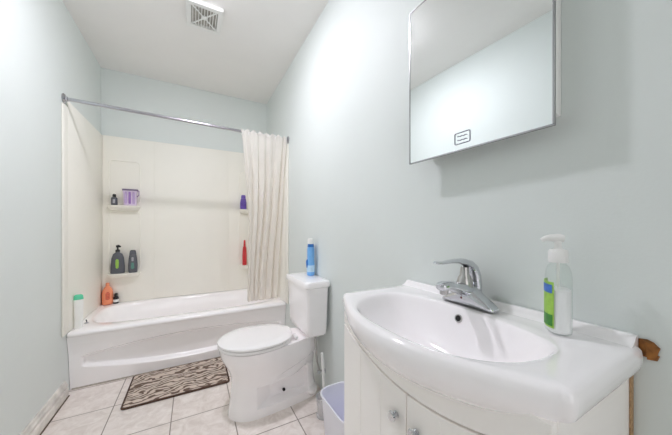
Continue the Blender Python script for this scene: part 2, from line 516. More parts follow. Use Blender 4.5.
# ------------------------------------------------------------------ toilet
toi = thing('toilet', 'white two-piece porcelain toilet with closed lid against the right wall', 'toilet', (0.45, 1.67, 0))
TYc = 1.672
def interp(tab, z):
    for (z0, *a), (z1, *b) in zip(tab, tab[1:]):
        if z0 <= z <= z1:
            t = (z - z0) / (z1 - z0)
            return [p + (q - p) * t for p, q in zip(a, b)]
    return tab[-1][1:]
# z, front x, widest x, back x, half width, rear narrowing
tab = [(0.0, 0.180, 0.33, 0.748, 0.116, 0.20), (0.03, 0.184, 0.33, 0.746, 0.114, 0.20), (0.10, 0.196, 0.33, 0.728, 0.106, 0.22),
       (0.20, 0.205, 0.33, 0.716, 0.108, 0.26), (0.27, 0.188, 0.33, 0.735, 0.136, 0.26), (0.34, 0.146, 0.33, 0.748, 0.168, 0.36),
       (0.385, 0.132, 0.33, 0.748, 0.180, 0.44), (0.405, 0.130, 0.33, 0.748, 0.181, 0.40)]
NT, NL = 300, 130
trap = [(0.46, 0.175), (0.53, 0.195), (0.60, 0.232), (0.66, 0.258), (0.70, 0.225), (0.705, 0.15), (0.700, 0.06)]
def seg_d(px, pz, a, b):
    ax, az = a; bx, bz = b
    t = max(0, min(1, ((px - ax) * (bx - ax) + (pz - az) * (bz - az)) / ((bx - ax) ** 2 + (bz - az) ** 2)))
    return math.hypot(px - ax - t * (bx - ax), pz - az - t * (bz - az))
def sm(t):
    t = max(0.0, min(1.0, t)); return t * t * (3 - 2 * t)
def flank(x, z):
    line = 0.236 + 0.36 * (x - 0.517)                       # lower edge of the bowl's overhang
    under = sm((line - z) / 0.014) * sm((x - 0.425) / 0.06)
    rec = sm((x - 0.392) / 0.007) * sm((z - 0.050) / 0.008) * sm((0.176 + 0.03 * (x - 0.39) - z) / 0.008) * sm((0.672 - x) / 0.02)
    d = min(seg_d(x, z, trap[k], trap[k + 1]) for k in range(len(trap) - 1))
    tube = max(0.0, 1 - (d / 0.048) ** 2) ** 0.5 if d < 0.048 else 0.0
    return -0.036 * under * (1 - rec) * sm((z - 0.05) / 0.02) - 0.072 * rec + 0.034 * tube * under * (1 - rec)
rings = []
for j in range(NL + 1):
    z = 0.405 * j / NL
    xf, xc, xb, w, nr = [sum(q) / 7 for q in zip(*[interp(tab, min(0.405, max(0.0, z + dz))) for dz in (-.036, -.024, -.012, 0, .012, .024, .036)])]
    ring = []
    for i in range(NT):
        a = 2 * PI * i / NT
        c, s = math.cos(a), math.sin(a)
        if c < 0:
            x = xc + (xc - xf) * c; y = w * s
        else:
            x = xc + (xb - xc) * sgnpow(c, 0.42); y = w * sgnpow(s, 0.62)
            t = (x - xc) / (xb - xc); y *= 1 - nr * sm(t * 1.15)
        # relief on the flanks: recessed panel with the trapway standing proud of it
        if abs(y) > 0.03:
            dy = flank(x, z)
            y = math.copysign(max(0.022, abs(y) + dy), y)
        ring.append((x, TYc + y, z))
    rings.append(ring)
bowl = MB().loft(rings).build('bowl', M_porc, toi, angle=75)
for s in (-1, 1):
    MB().lathe([(0.011, 0), (0.010, 0.006), (0.006, 0.011), (0.0, 0.012)] if False else [(0.009, -0.006 * s), (0.009, 0.004 * s), (0.005, 0.008 * s)], (0.511, TYc + s * 0.0400, 0.080), 14, 'Y').build('bolt', M_dark, bowl)
def egg(xf, xb, w, z, n=72, xc=0.335):
    out = []
    for i in range(n):
        a = 2 * PI * i / n
        c, s = math.cos(a), math.sin(a)
        if c < 0: out.append((xc + (xc - xf) * c, TYc + w * s, z))
        else:
            x = xc + (xb - xc) * sgnpow(c, 0.62)
            out.append((x, TYc + w * sgnpow(s, 0.78) * (1 - 0.16 * ((x - xc) / (xb - xc)) ** 2), z))
    return out
MB().loft([egg(.133, .556, .176, .4065), egg(.126, .560, .182, .411), egg(.125, .560, .183, .419), egg(.129, .558, .180, .4245)]).build('seat', M_seat, toi)
MB().loft([egg(.131, .562, .177, .4265), egg(.125, .566, .183, .431), egg(.126, .566, .182, .440), egg(.138, .560, .172, .4465), egg(.20, .52, .12, .4495), egg(.30, .42, .03, .4502)]).build('lid', M_seat, toi)
for s in (-1, 1):
    MB().lathe([(0.010, -0.028), (0.012, -0.025), (0.012, 0.025), (0.010, 0.028)], (0.575, TYc + s * 0.075, 0.420), 16, 'Y').build('hinge', M_seat, toi)
# tank
TKY = TYc - 0.006
def tank_ring(x0, x1, hy, z, r=0.022, bow=0.010):
    out = rrect((x0 + x1) / 2, TKY, (x1 - x0) / 2, hy, r, z, 8)
    res = []
    for x, y, zz in out:
        t = (y - TKY) / hy
        if x < (x0 + x1) / 2: x -= bow * (1 - t * t)
        res.append((x, y, zz))
    return res
MB().loft([tank_ring(.655, .735, .09, .4065), tank_ring(.650, .738, .10, .428), tank_ring(.632, .748, .166, .434), tank_ring(.622, .752, .174, .446), tank_ring(.618, .753, .177, .48), tank_ring(.607, .758, .186, .72), tank_ring(.607, .758, .186, .7385)]).build('tank', M_porc, toi, angle=50)
MB().loft([tank_ring(.605, .761, .188, .739), tank_ring(.596, .766, .195, .744), tank_ring(.595, .767, .196, .767), tank_ring(.601, .764, .190, .7775), tank_ring(.62, .75, .175, .7795)]).build('tank_lid', M_porc, toi, angle=50)
MB().tube([(0.765, 1.58, 0.16), (0.735, 1.575, 0.17), (0.715, 1.57, 0.24), (0.705, 1.56, 0.33), (0.70, 1.575, 0.405)], 0.006, 10).build('supply_hose', M_brush, toi)
MB().lathe([(0.02, 0.0), (0.02, -0.004), (0.008, -0.006), (0.008, -0.035), (0.012, -0.036), (0.012, -0.05)], (XR - .001, 1.58, 0.16), 18, 'X').build('shutoff_valve', M_chrome, toi)

# ------------------------------------------------------------------ vanity cabinet
van = thing('vanity_cabinet', 'cream white bathroom vanity cabinet with two doors under the sink', 'cabinet', (0.62, 0.475, 0))
CX0, CX1, CY0, CY1 = 0.462, 0.770, 0.178, 0.760
YC = 0.466
def door_top(y):
    d = abs(y - YC) / 0.29
    return 0.722 + 0.075 * min(1.0, d) ** 2.0
# side panels, back, bottom and front fascia
bd = MB()
bd.box(CX0, CX1, CY0, CY0 + .016, 0, 0.845, 0.0015).box(CX0, CX1, CY1 - .016, CY1, 0, 0.845, 0.0015)
bd.box(CX0 + .004, CX1, CY0 + .0165, CY1 - .0165, 0.08, 0.096).box(CX1 - .006, CX1, CY0 + .0165, CY1 - .0165, 0.097, 0.70)
bd.box(CX0 + .03, CX0 + .045, CY0 + .0165, CY1 - .0165, 0.0, 0.0795)
bd.box(CX0 + .002, CX0 + .016, CY0 + .0165, CY0 + .05, 0.097, 0.74).box(CX0 + .002, CX0 + .016, CY1 - .05, CY1 - .0165, 0.097, 0.74)
body = bd.build('body', M_cab, van, smooth=False)
fas = []
yy = [CY0 + .0005 + (CY1 - CY0 - .001) * k / 60 for k in range(61)]
for y in yy: fas.append((y, door_top(y) + 0.004))
for y in reversed(yy):
    fas.append((y, 0.838 - 0.052 * max(0, 1 - (abs(y - YC) / 0.26) ** 2)))
MB().prism(fas, lambda u, v, d: (d, u, v), CX0 - 0.016, CX0 - 0.001).build('fascia', M_cab, van, smooth=False, bevel=0.0015)
for y0, y1 in ((CY0 + .003, YC - .0015), (YC + .0015, CY1 - .003)):
    ys = [y0 + (y1 - y0) * k / 30 for k in range(31)]
    poly = [(y0, 0.085), (y1, 0.085)] + [(y, door_top(y)) for y in reversed(ys)]
    dr = MB().prism(poly, lambda u, v, d: (d, u, v), CX0 - 0.018, CX0 - 0.001).build('door', M_cab, van, smooth=False, bevel=0.002)
    for yb in (y0 + (y1 - y0) / 3, y0 + (y1 - y0) * 2 / 3):
        MB().box(CX0 - 0.0194, CX0 - 0.0178, yb - .003, yb + .003, 0.11, door_top(yb) - 0.012, 0.0007).build('bead', M_cab, dr, smooth=False)
    ky = y1 - .032 if y1 < YC else y0 + .032
    MB().lathe([(0.0085, 0.0), (0.0085, -0.003), (0.005, -0.005), (0.005, -0.007), (0.010, -0.010), (0.0125, -0.014), (0.010, -0.018), (0.004, -0.019)], (CX0 - .0185, ky, 0.655), 20, 'X').build('knob', M_chrome, dr)
es = MB().box(CX1 - .010, CX1 + .003, CY0 - .0035, CY0 - .0003, 0.0, 0.845, 0.0005).build('edge_strip', M_raw, van, smooth=False)
es['label'] = 'bare brown board edge'

# ------------------------------------------------------------------ sink
sink = thing('washbasin', 'white ceramic vanity sink with a rounded front and oval bowl', 'sink', (0.56, 0.478, 0.885))
SY0, SY1, SXB, SXE, DZ = 0.158, 0.798, 0.772, 0.458, 0.889
SC, SH = (SY0 + SY1) / 2, (SY1 - SY0) / 2
def bump(y):
    d = abs(y - SC) / SH
    return 0.104 * max(0, 1 - d * d) ** 1.25
def front_x(y): return SXE - bump(y)
# outer boundary, counter-clockwise, with arc-rounded corners
outer = []
def arc(cx, cy, r, a0, a1, n):
    for k in range(n + 1):
        a = math.radians(a0 + (a1 - a0) * k / n)
        outer.append((cx + r * math.cos(a), cy + r * math.sin(a)))
rb, rf = 0.020, 0.016
for k in range(1, 40): outer.append((SXB, SY0 + rb + (SY1 - SY0 - 2 * rb) * k / 40))
arc(SXB - rb, SY1 - rb, rb, 0, 90, 6)
for k in range(1, 14): outer.append((SXB - rb - (SXB - rb - SXE - rf) * k / 14, SY1))
arc(SXE + rf, SY1 - rf, rf, 90, 180, 6)
nF = 90
for k in range(1, nF):
    y = SY1 - rf - (SY1 - SY0 - 2 * rf) * k / nF
    outer.append((front_x(y), y))
arc(SXE + rf, SY0 + rf, rf, 180, 270, 6)
for k in range(1, 14): outer.append((SXE + rf + (SXB - rb - SXE - rf) * k / 14, SY0))
arc(SXB - rb, SY0 + rb, rb, 270, 360, 6)
BXC, BYC = 0.585, 0.477
def opening(x, y):
    a = math.atan2(y - BYC, x - BXC)
    c, s = math.cos(a), math.sin(a)
    A = 0.085 if c > 0 else 0.194
    B, e = 0.241, (2.2 if c > 0 else 2.6)
    r = (abs(c / A) ** e + abs(s / B) ** e) ** (-1 / e)
    return (BXC + r * c, BYC + r * s)
opn = [opening(*q) for q in outer]
onrm = []
for i in range(len(outer)):
    p0, p1 = outer[i - 2], outer[(i + 2) % len(outer)]
    tx, ty = p1[0] - p0[0], p1[1] - p0[1]
    ln = math.hypot(tx, ty)
    onrm.append((-ty / ln, tx / ln))
onrm_of = {q: n_ for q, n_ in zip(outer, onrm)}
def inset(q, d):
    n_ = onrm_of[q]
    return (q[0] + n_[0] * d, q[1] + n_[1] * d)
rings = []
for k, dz in ((0.06, -0.1345), (0.14, -0.134), (0.28, -0.131), (0.44, -0.124), (0.58, -0.113), (0.70, -0.097), (0.80, -0.077), (0.88, -0.054), (0.94, -0.033), (0.975, -0.017), (1.0, -0.006), (1.025, -0.0012)):
    rings.append([(BXC + (q[0] - BXC) * k, BYC + (q[1] - BYC) * k, DZ + dz) for q in opn])
def blend(t, dz):
    out = []
    for q, o_ in zip(opn, outer):
        qq = (BXC + (q[0] - BXC) * 1.045, BYC + (q[1] - BYC) * 1.045)
        ins = inset(o_, 0.014)
        out.append((qq[0] + (ins[0] - qq[0]) * t, qq[1] + (ins[1] - qq[1]) * t, DZ + dz))
    return out
rings += [blend(0.0, 0.0), blend(0.25, 0.0005), blend(0.5, 0.001), blend(0.75, 0.0015), blend(1.0, 0.001)]
rings.append([(*inset(q, 0.006), DZ - 0.0015) for q in outer])
rings.append([(*inset(q, 0.0015), DZ - 0.007) for q in outer])
def apron(q): return 0.043 + (0.081 * (bump(q[1]) / 0.104) ** 0.8 if q[0] < SXE + 0.012 else 0.0)
for t in (0.15, 0.3, 0.45, 0.6, 0.72, 0.82, 0.9, 0.96, 1.0):
    ring = []
    for q in outer:
        A = apron(q)
        f = bump(q[1]) * 0.86 * t ** 2.6 if q[0] < SXE + 0.012 else 0.0
        z = DZ - 0.012 - (A - 0.012) * t
        base = inset(q, 0.004 * t ** 3)
        ring.append((base[0] + f, base[1], z))
    rings.append(ring)
rings.append([(min(q[0] + 0.004, SXB - .002), SC + (q[1] - SC) * 0.97, q[2] + 0.001) for q in rings[-1]])
rings.append([(BXC + (q[0] - BXC) * 1.10, BYC + (q[1] - BYC) * 1.06, DZ - 0.028) for q in opn])
rings.append([(BXC + (q[0] - BXC) * 0.80, BYC + (q[1] - BYC) * 0.80, DZ - 0.11) for q in opn])
rings.append([(BXC + (q[0] - BXC) * 0.30, BYC + (q[1] - BYC) * 0.30, DZ - 0.15) for q in opn])
basin = MB().loft(rings).build('basin', M_sink, sink, angle=65)
bs = MB()
prof = [(SXB, DZ - .004), (SXB, DZ + .018), (SXB - .012, DZ + .018), (SXB - .017, DZ + .0155), (SXB - .021, DZ + .010), (SXB - .030, DZ + .004), (SXB - .042, DZ - .001), (SXB - .042, DZ - .004)]
bs.prism(prof, lambda u, v, d: (u, d, v), SY0 + 0.010, SY1 - 0.006)
bs.build('backsplash_lip', M_sink, sink, angle=50, bevel=0.004, bseg=3)
# overflow hole on the back wall of the bowl and drain at the bottom
ov = Vector((0.6655, 0.489, 0.859))
nrm = Vector((-0.95, -0.02, 0.31)).normalized()
qt = nrm.to_track_quat('Z', 'Y').to_matrix().to_4x4()
def disc(mb, prof, m4):
    t = MB().lathe(prof, (0, 0, 0), 24)
    t.bm.transform(m4)
    me = bpy.data.meshes.new('tmp'); t.bm.to_mesh(me); t.bm.free(); mb.bm.from_mesh(me); bpy.data.meshes.remove(me)
    return mb
m4 = Matrix.Translation(ov) @ qt
disc(MB(), [(0.0085, -0.003), (0.0085, 0.0015)], m4).build('overflow_hole', M_dark, sink)
disc(MB(), [(0.0085, -0.003), (0.0085, 0.0024), (0.0105, 0.0028), (0.0118, 0.001), (0.0118, -0.003)], m4).build('overflow_ring', M_brush, sink)
MB().lathe([(0.030, 0.0), (0.030, 0.003), (0.024, 0.005), (0.020, 0.003), (0.019, 0.006), (0.006, 0.009)], (BXC, BYC, DZ - 0.1340), 28).build('drain_stopper', M_chrome, sink)

# ------------------------------------------------------------------ faucet
FX, FY, FZ = 0.708, 0.487, DZ + 0.0015
fau = thing('faucet', 'chrome single-lever faucet on the back of the sink', 'faucet', (FX, FY, FZ))
def fring(y, hw, h, z0=0.0, n=20):
    out = []
    for i in range(n):
        a = 2 * PI * i / n
        c, s = math.cos(a), math.sin(a)
        out.append((FX + hw * sgnpow(c, 0.75), y, FZ + z0 + h * 0.5 + h * 0.5 * sgnpow(s, 0.8)))
    return out
rr = []
wing = [(0.080, 0.008, 0.008), (0.0785, 0.017, 0.012), (0.070, 0.021, 0.018), (0.055, 0.0235, 0.028), (0.042, 0.025, 0.037), (0.030, 0.0265, 0.046), (0.020, 0.0275, 0.054), (0.010, 0.0285, 0.060)]
for d, hw, h in [(-q[0], q[1], q[2]) for q in wing] + [(0, 0.0285, 0.063)] + wing[::-1]:
    rr.append(fring(FY + d, hw, h))
MB().loft(rr).build('base', M_chrome, fau, angle=70)
def pathloft(pts, n=18, e=0.8):
    """pts: (x, z, half width, half thickness); path in the X-Z plane"""
    rings = []
    for i, (x, z, w, h) in enumerate(pts):
        a, b = pts[max(0, i - 1)], pts[min(len(pts) - 1, i + 1)]
        d = Vector((b[0] - a[0], 0, b[1] - a[1])).normalized()
        nn = Vector((-d.z, 0, d.x))
        rings.append([(Vector((x, FY, FZ + z)) + nn * h * sgnpow(math.sin(2 * PI * k / n), e) + Vector((0, 1, 0)) * w * sgnpow(math.cos(2 * PI * k / n), e)) for k in range(n)])
    return MB().loft(rings)
pathloft([(.722, .040, .022, .016), (.70, .046, .024, .020), (.675, .053, .0235, .019), (.65, .060, .0215, .016), (.625, .066, .0195, .0135), (.605, .069, .018, .0125), (.592, .068, .0165, .012), (.585, .065, .013, .009)]).build('spout', M_chrome, fau, angle=70)
MB().lathe([(0.0030, -0.0285), (0.0036, -0.0272), (0.0036, -0.020)], (FX, FY + .004, FZ + .026), 14, 'X').build('temperature_mark', mat('dark_red_dot', rgb(110, 40, 36), 0.4, noise=0.05), fau)
MB().lathe([(0.010, -0.012), (0.0115, -0.010), (0.0115, 0.004)], (0.602, FY, FZ + .058), 20).build('aerator', M_brush, fau)
MB().lathe([(0.023, 0.0), (0.022, 0.012), (0.018, 0.026), (0.013, 0.034), (0.011, 0.056)], (0.690, FY, FZ + .058), 24).build('cartridge', M_brush, fau)
pathloft([(.7385, .030, .019, .009), (.7375, .060, .0195, .011), (.7345, .088, .0190, .0115), (.724, .109, .0185, .012), (.706, .122, .0175, .0115), (.68, .130, .0160, .0095), (.65, .134, .0125, .006), (.62, .1335, .0105, .0048), (.595, .132, .009, .004), (.575, .133, .008, .0038), (.566, .135, .005, .003)]).build('lever', M_chrome, fau, angle=70)
# ------------------------------------------------------------------ soap dispenser
SX, SYp, SZ = 0.703, 0.271, DZ + 0.0015
soap = thing('soap_dispenser', 'clear pump bottle half filled with white hand soap on the sink', 'soap dispenser', (SX, SYp, SZ))
SA = math.radians(122)          # direction the label and nozzle face
fx, fy = math.cos(SA), math.sin(SA)
def sring(hw, hd, z, n=40, e=0.8, arc0=0, arc1=2 * PI, grow=0.0):
    out = []
    for i in range(n + (0 if arc1 - arc0 > 6.2 else 1)):
        a = arc0 + (arc1 - arc0) * i / n
        w = (hw + grow) * sgnpow(math.cos(a), e); d = (hd + grow) * sgnpow(math.sin(a), e)
        # w across, d along the facing direction
        out.append((SX + d * fx - w * fy, SYp + d * fy + w * fx, SZ + z))
    return out
prof = [(0.028, 0.019, 0.0005), (0.0315, 0.022, 0.004), (0.0325, 0.0228, 0.012), (0.0325, 0.0228, 0.095), (0.0318, 0.0224, 0.118), (0.028, 0.021, 0.134), (0.020, 0.018, 0.144), (0.0135, 0.0135, 0.149), (0.013, 0.013, 0.153)]
MB().loft([sring(*q) for q in prof]).build('bottle', M_clear, soap, angle=60)
MB().loft([sring(0.026, 0.017, 0.003), sring(0.0302, 0.0205, 0.006), sring(0.0306, 0.0208, 0.012), sring(0.0306, 0.0208, 0.094), sring(0.030, 0.0202, 0.0945)]).build('liquid_soap', M_liquid, soap, angle=60)
def label_patch(nm, m, z0, z1, a0, a1, g):
    rows = [sring(0.0325, 0.0228, z0 + (z1 - z0) * k / 6, 14, 0.8, math.radians(a0), math.radians(a1), g) for k in range(7)]
    inner = [sring(0.0325, 0.0228, z0 + (z1 - z0) * k / 6, 14, 0.8, math.radians(a0), math.radians(a1), g - 0.0004) for k in range(7)]
    mb = MB().loft(rows, closed=False)
    for a, b in ((rows[0], inner[0]), (inner[-1], rows[-1])): mb.loft([a, b], closed=False)
    return mb.build(nm, m, soap, angle=60)
label_patch('front_label', M_green, 0.014, 0.112, 28, 152, 0.0008)
label_patch('label_leaf', mat('leaf_green_print', rgb(60, 140, 50), 0.4, noise=0.3, nscale=90), 0.018, 0.042, 34, 92, 0.0014)
label_patch('label_badge', mat('blue_print', rgb(70, 120, 205), 0.4, noise=0.25, nscale=120), 0.088, 0.106, 36, 100, 0.0014)
pump = MB().lathe([(0.0165, 0.152), (0.0175, 0.155), (0.0175, 0.176), (0.0155, 0.180), (0.009, 0.181), (0.0065, 0.184), (0.0065, 0.201)], (SX, SYp, SZ), 28).build('pump_collar', M_whitep, soap)
nz = MB()
nz.tube([(SX - .010 * fx, SYp - .010 * fy, SZ + .2045), (SX, SYp, SZ + .2055), (SX + .014 * fx, SYp + .014 * fy, SZ + .2055), (SX + .022 * fx, SYp + .022 * fy, SZ + .2045), (SX + .029 * fx, SYp + .029 * fy, SZ + .200)], [0.008, 0.0095, 0.0075, 0.0055, 0.0045], 14)
nz.build('nozzle', M_whitep, pump)
MB().tube([(SX, SYp, SZ + .150), (SX, SYp, SZ + .097)], 0.003, 10).build('dip_tube', M_whitep, soap)

# ------------------------------------------------------------------ medicine cabinet (door ajar)
med = thing('medicine_cabinet', 'white mirrored medicine cabinet mounted on the wall above the sink', 'medicine cabinet', (0.75, 0.48, 1.36))
MB().box(0.7475, XR - .0005, 0.292, 0.690, 1.385, 1.885, 0.002).build('body', M_whitep, med)
ang = math.atan(0.034)
Dm = Matrix.Translation((0.716, 0.282, 0)) @ Matrix.Rotation(ang, 4, 'Z')
def dbox(mb, *a):
    t = MB().box(*a)
    t.bm.transform(Dm)
    me = bpy.data.meshes.new('tmp'); t.bm.to_mesh(me); t.bm.free(); mb.bm.from_mesh(me); bpy.data.meshes.remove(me)
    return mb
DW, DB, DT = 0.437, 1.3500, 1.905
dback = dbox(MB(), 0.006, 0.024, -0.001, DW - 0.02, DB + 0.027, DT - 0.02, 0.005).build('door', M_whitep, med)
dbox(MB(), 0.0, 0.005, 0.004, DW - 0.004, DB + 0.004, DT - 0.004, 0.0004, 1).build('mirror', M_mirror, dback)
fr = MB()
for a in ((-0.0015, 0.0058, 0.0, DW, DB, DB + 0.004), (-0.0015, 0.0058, 0.0, DW, DT - 0.004, DT), (-0.0015, 0.0058, 0.0, 0.004, DB + .004, DT - .004), (-0.0015, 0.0058, DW - .004, DW, DB + .004, DT - .004)):
    dbox(fr, *a, 0.0005, 1)
fr.build('mirror_frame', M_edge, dback)
# small printed sticker near the mirror's lower edge
stk = MB()
ys0, zs0 = 0.226, 1.388
def m_pts(pts): return [Dm @ Vector((-0.0012, q[0], q[1])) for q in pts]
stk.tube(m_pts([(q[0], q[1]) for q in rrect(ys0, zs0, 0.0245, 0.0165, 0.004, 0, 4)]), 0.0015, 6, closed=True)
for dz in (0.006, -0.006):
    stk.tube(m_pts([(ys0 + 0.0155 - 0.0031 * k, zs0 + dz + 0.0012 * math.sin(k * 1.7)) for k in range(11)]), 0.0014, 6)
stk.build('sticker', M_sticker, dback)

# broken wood showing between the sink corner and the wall
tag(MB().loft([[(0.7727, 0.168, 0.868), (0.7747, 0.168, 0.900), (0.7723, 0.168, 0.900), (0.7723, 0.168, 0.869)],
               [(0.7727, 0.1570, 0.867), (0.7747, 0.1570, 0.902), (0.7660, 0.1560, 0.899), (0.7650, 0.1560, 0.870)],
               [(0.7738, 0.1500, 0.868), (0.7745, 0.1490, 0.899), (0.767, 0.1490, 0.896), (0.766, 0.1500, 0.871)],
               [(0.7738, 0.1450, 0.869), (0.7745, 0.1435, 0.893), (0.769, 0.1440, 0.891), (0.768, 0.1450, 0.871)],
               [(0.7738, 0.1430, 0.880), (0.7745, 0.1405, 0.890), (0.771, 0.1415, 0.889), (0.770, 0.1430, 0.881)]]).loft([[(0.7736, 0.1560, 0.864), (0.7745, 0.1560, 0.879), (0.767, 0.156, 0.878), (0.767, 0.156, 0.865)], [(0.7738, 0.1440, 0.865), (0.7745, 0.1410, 0.875), (0.770, 0.1425, 0.874), (0.769, 0.1450, 0.866)]]).build('wood_scrap', M_wood, origin=(0.77, 0.15, 0.88), smooth=False),
    'jagged scrap of brown wood wedged between sink corner and wall', 'wood scrap')

# ------------------------------------------------------------------ ceiling vent
vent = thing('exhaust_vent', 'square white exhaust fan grille on the ceiling', 'vent', (0.07, 2.03, HC))
VX0, VX1, VY0, VY1 = -0.040, 0.180, 1.915, 2.163
VZ = HC - 0.026
fr = MB()
b_ = 0.030
for a in ((VX0, VX1, VY0, VY0 + b_), (VX0, VX1, VY1 - b_, VY1), (VX0, VX0 + b_, VY0 + b_, VY1 - b_), (VX1 - b_, VX1, VY0 + b_, VY1 - b_)):
    fr.box(*a, VZ, HC - .0005, 0.0)
fr.build('frame', M_whitep, vent, smooth=False, bevel=0.004)
MB().box(VX0 + b_, VX1 - b_, VY0 + b_, VY1 - b_, HC - .004, HC - .0008).build('backing', M_ventb, vent, smooth=False)
cxv, cyv = (VX0 + VX1) / 2, (VY0 + VY1) / 2
hxv, hyv = (VX1 - VX0) / 2 - b_, (VY1 - VY0) / 2 - b_
nsl = 9
for k in range(nsl):
    x = cxv - hxv + 2 * hxv * (k + 0.5) / nsl
    ext = abs(x - cxv) / hxv * hyv
    MB().box(x - .0028, x + .0028, cyv - hyv, cyv + hyv, VZ + .004, VZ + .012).build('slat', M_whitep, vent, smooth=False)
dg = MB()
for s in (-1, 1):
    p0, p1 = Vector((cxv - hxv, cyv - s * hyv, VZ + .006)), Vector((cxv + hxv, cyv + s * hyv, VZ + .006))
    dg.tube([p0, p0.lerp(p1, .5), p1], 0.0045, 6)
dg.build('cross_rib', M_whitep, vent)
MB().lathe([(0.016, 0.012), (0.016, 0.002), (0.012, 0.0), (0.004, -0.001)], (cxv, cyv, VZ), 20).build('centre_boss', M_whitep, vent)

# ------------------------------------------------------------------ ceiling light (just above the frame)
lx, ly = 0.0, 1.51
lamp = thing('ceiling_light', 'round white ceiling light with a small glowing glass dome', 'ceiling light', (lx, ly, HC))
MB().lathe([(0.082, -0.0005), (0.088, -0.004), (0.088, -0.018), (0.080, -0.024), (0.074, -0.024), (0.072, -0.0005)], (lx, ly, HC), 48, cap0=False, cap1=False).build('base', M_whitep, lamp)
M_bulb = emit_mat('glowing_glass_dome', LAMP_COL, LAMP_POWER)
MB().lathe([(0.071, -0.012), (0.071, -0.021), (0.068, -0.028), (0.056, -0.035), (0.036, -0.040), (0.016, -0.042), (0.003, -0.0425)], (lx, ly, HC), 40).build('glass_dome', M_bulb, lamp)

# ------------------------------------------------------------------ bath mat
RX, RY = -0.078, 2.233
rug = thing('bath_mat', 'brown and beige zebra striped bath mat on the tile floor', 'bath mat', (RX, RY, 0))
rug.rotation_euler = (0, 0, 0)
MB().loft([rrect(RX, RY, .302, .199, .018, .0042), rrect(RX, RY, .302, .199, .018, .011), rrect(RX, RY, .296, .193, .016, .0145), rrect(RX, RY, .25, .15, .012, .0155)]).build('pile', M_zebra, rug)
MB().loft([rrect(RX, RY, .311, .208, .022, .0008), rrect(RX, RY, .313, .210, .023, .004), rrect(RX, RY, .313, .210, .023, .0095), rrect(RX, RY, .309, .206, .022, .012), rrect(RX, RY, .3025, .1995, .0185, .0115)], cap1=False).loft([rrect(RX, RY, .3025, .1995, .0185, .0115), rrect(RX, RY, .3025, .1995, .0185, .004)], False, False).build('binding', M_bind, rug)

# ------------------------------------------------------------------ waste bin and toilet brush
BX, BY = 0.668, 1.105
wb = thing('waste_bin', 'lilac-white plastic waste bin between the toilet and vanity', 'waste bin', (BX, BY, 0))
def bring(hx, hy, z, r): return rrect(BX, BY, hx, hy, r, z, 8)
HB = 0.268
MB().loft([bring(.076, .112, .001, .05), bring(.080, .116, .006, .05), bring(.093, .147, HB - .012, .06), bring(.098, .152, HB - .012, .062), bring(.0995, .1535, HB - .007, .062), bring(.0985, .1525, HB - .001, .062), bring(.096, .150, HB, .06), bring(.092, .146, HB - .002, .058), bring(.090, .144, HB - .012, .056), bring(.077, .114, .008, .048), bring(.04, .05, .006, .03)]).build('bin_body', M_bin, wb, angle=50)

QX, QY = 0.684, 1.40
tb2 = thing('toilet_brush', 'white toilet brush with long handle standing in its cup', 'toilet brush', (QX, QY, 0))
MB().lathe([(0.042, 0.0005), (0.046, 0.003), (0.046, 0.012), (0.040, 0.018), (0.042, 0.06), (0.048, 0.105), (0.050, 0.118), (0.0475, 0.118), (0.045, 0.105), (0.039, 0.06), (0.036, 0.02)], (QX, QY, 0), 32).build('cup', M_cleartub, tb2)
MB().lathe([(0.020, 0.022), (0.030, 0.030), (0.032, 0.060), (0.026, 0.082), (0.012, 0.09)], (QX, QY, 0), 24).build('bristles', M_whitep, tb2)
MB().tube([(QX, QY, .085), (QX - .002, QY + .001, .16), (QX - .004, QY + .002, .25), (QX - .008, QY + .004, .33), (QX - .012, QY + .006, .372)], [.0075, .0075, .0085, .009, .007], 14).build('handle', M_whitep, tb2)

# ------------------------------------------------------------------ toiletries
def bottle_rings(x, y, z, prof, rot=0.0, n=28, e=0.8):
    """prof: (half width, half depth, height)"""
    rings = []
    c_, s_ = math.cos(rot), math.sin(rot)
    for hw, hd, h in prof:
        r = []
        for i in range(n):
            a = 2 * PI * i / n
            u, v = hw * sgnpow(math.cos(a), e), hd * sgnpow(math.sin(a), e)
            r.append((x + u * c_ - v * s_, y + u * s_ + v * c_, z + h))
        rings.append(r)
    return rings
ZU, ZLo = 1.3205, 0.6915
def stretch(root, kw, kh):
    for c_ in root.children_recursive:
        c_.data.transform(Matrix.Diagonal((kw, 1.0, kh, 1.0)))
# upper left shelf
o = thing('lotion_bottle', 'small grey bottle with black cap on the upper left shower shelf', 'bottle', (-0.634, 3.085, ZU))
b = MB().loft(bottle_rings(-0.634, 3.085, ZU, [(.024, .015, 0), (.027, .018, .004), (.027, .018, .058), (.022, .015, .066), (.012, .011, .070)])).build('bottle', M_greyb, o)
MB().loft(bottle_rings(-0.634, 3.085, ZU, [(.018, .0165, .016), (.019, .0188, .016), (.019, .0188, .050), (.018, .0165, .050)])).build('label_band', M_greyl, b)
MB().lathe([(.013, .071), (.015, .074), (.015, .090), (.010, .096)], (-0.634, 3.085, ZU), 20).build('cap', M_black, o)
stretch(o, 0.88, 1.06)
px, py = -0.517, 3.085
o = thing('toiletry_caddy', 'purple and lilac striped caddy with a handle on the upper left shower shelf', 'caddy', (px, py, ZU))
MB().loft([rrect(px, py, .046, .024, .014, ZU + .0005), rrect(px, py, .049, .027, .015, ZU + .006), rrect(px, py, .055, .030, .016, ZU + .112), rrect(px, py, .052, .027, .014, ZU + .114)]).build('tub', M_lilac, o)
for k in range(3):
    xx = px - .030 + .030 * k
    MB().lathe([(.009, .012), (.0115, .016), (.0125, .095), (.009, .100)], (xx, py - .0215, ZU), 18).build('column', M_lilac2 if k == 1 else M_lilac3, o)
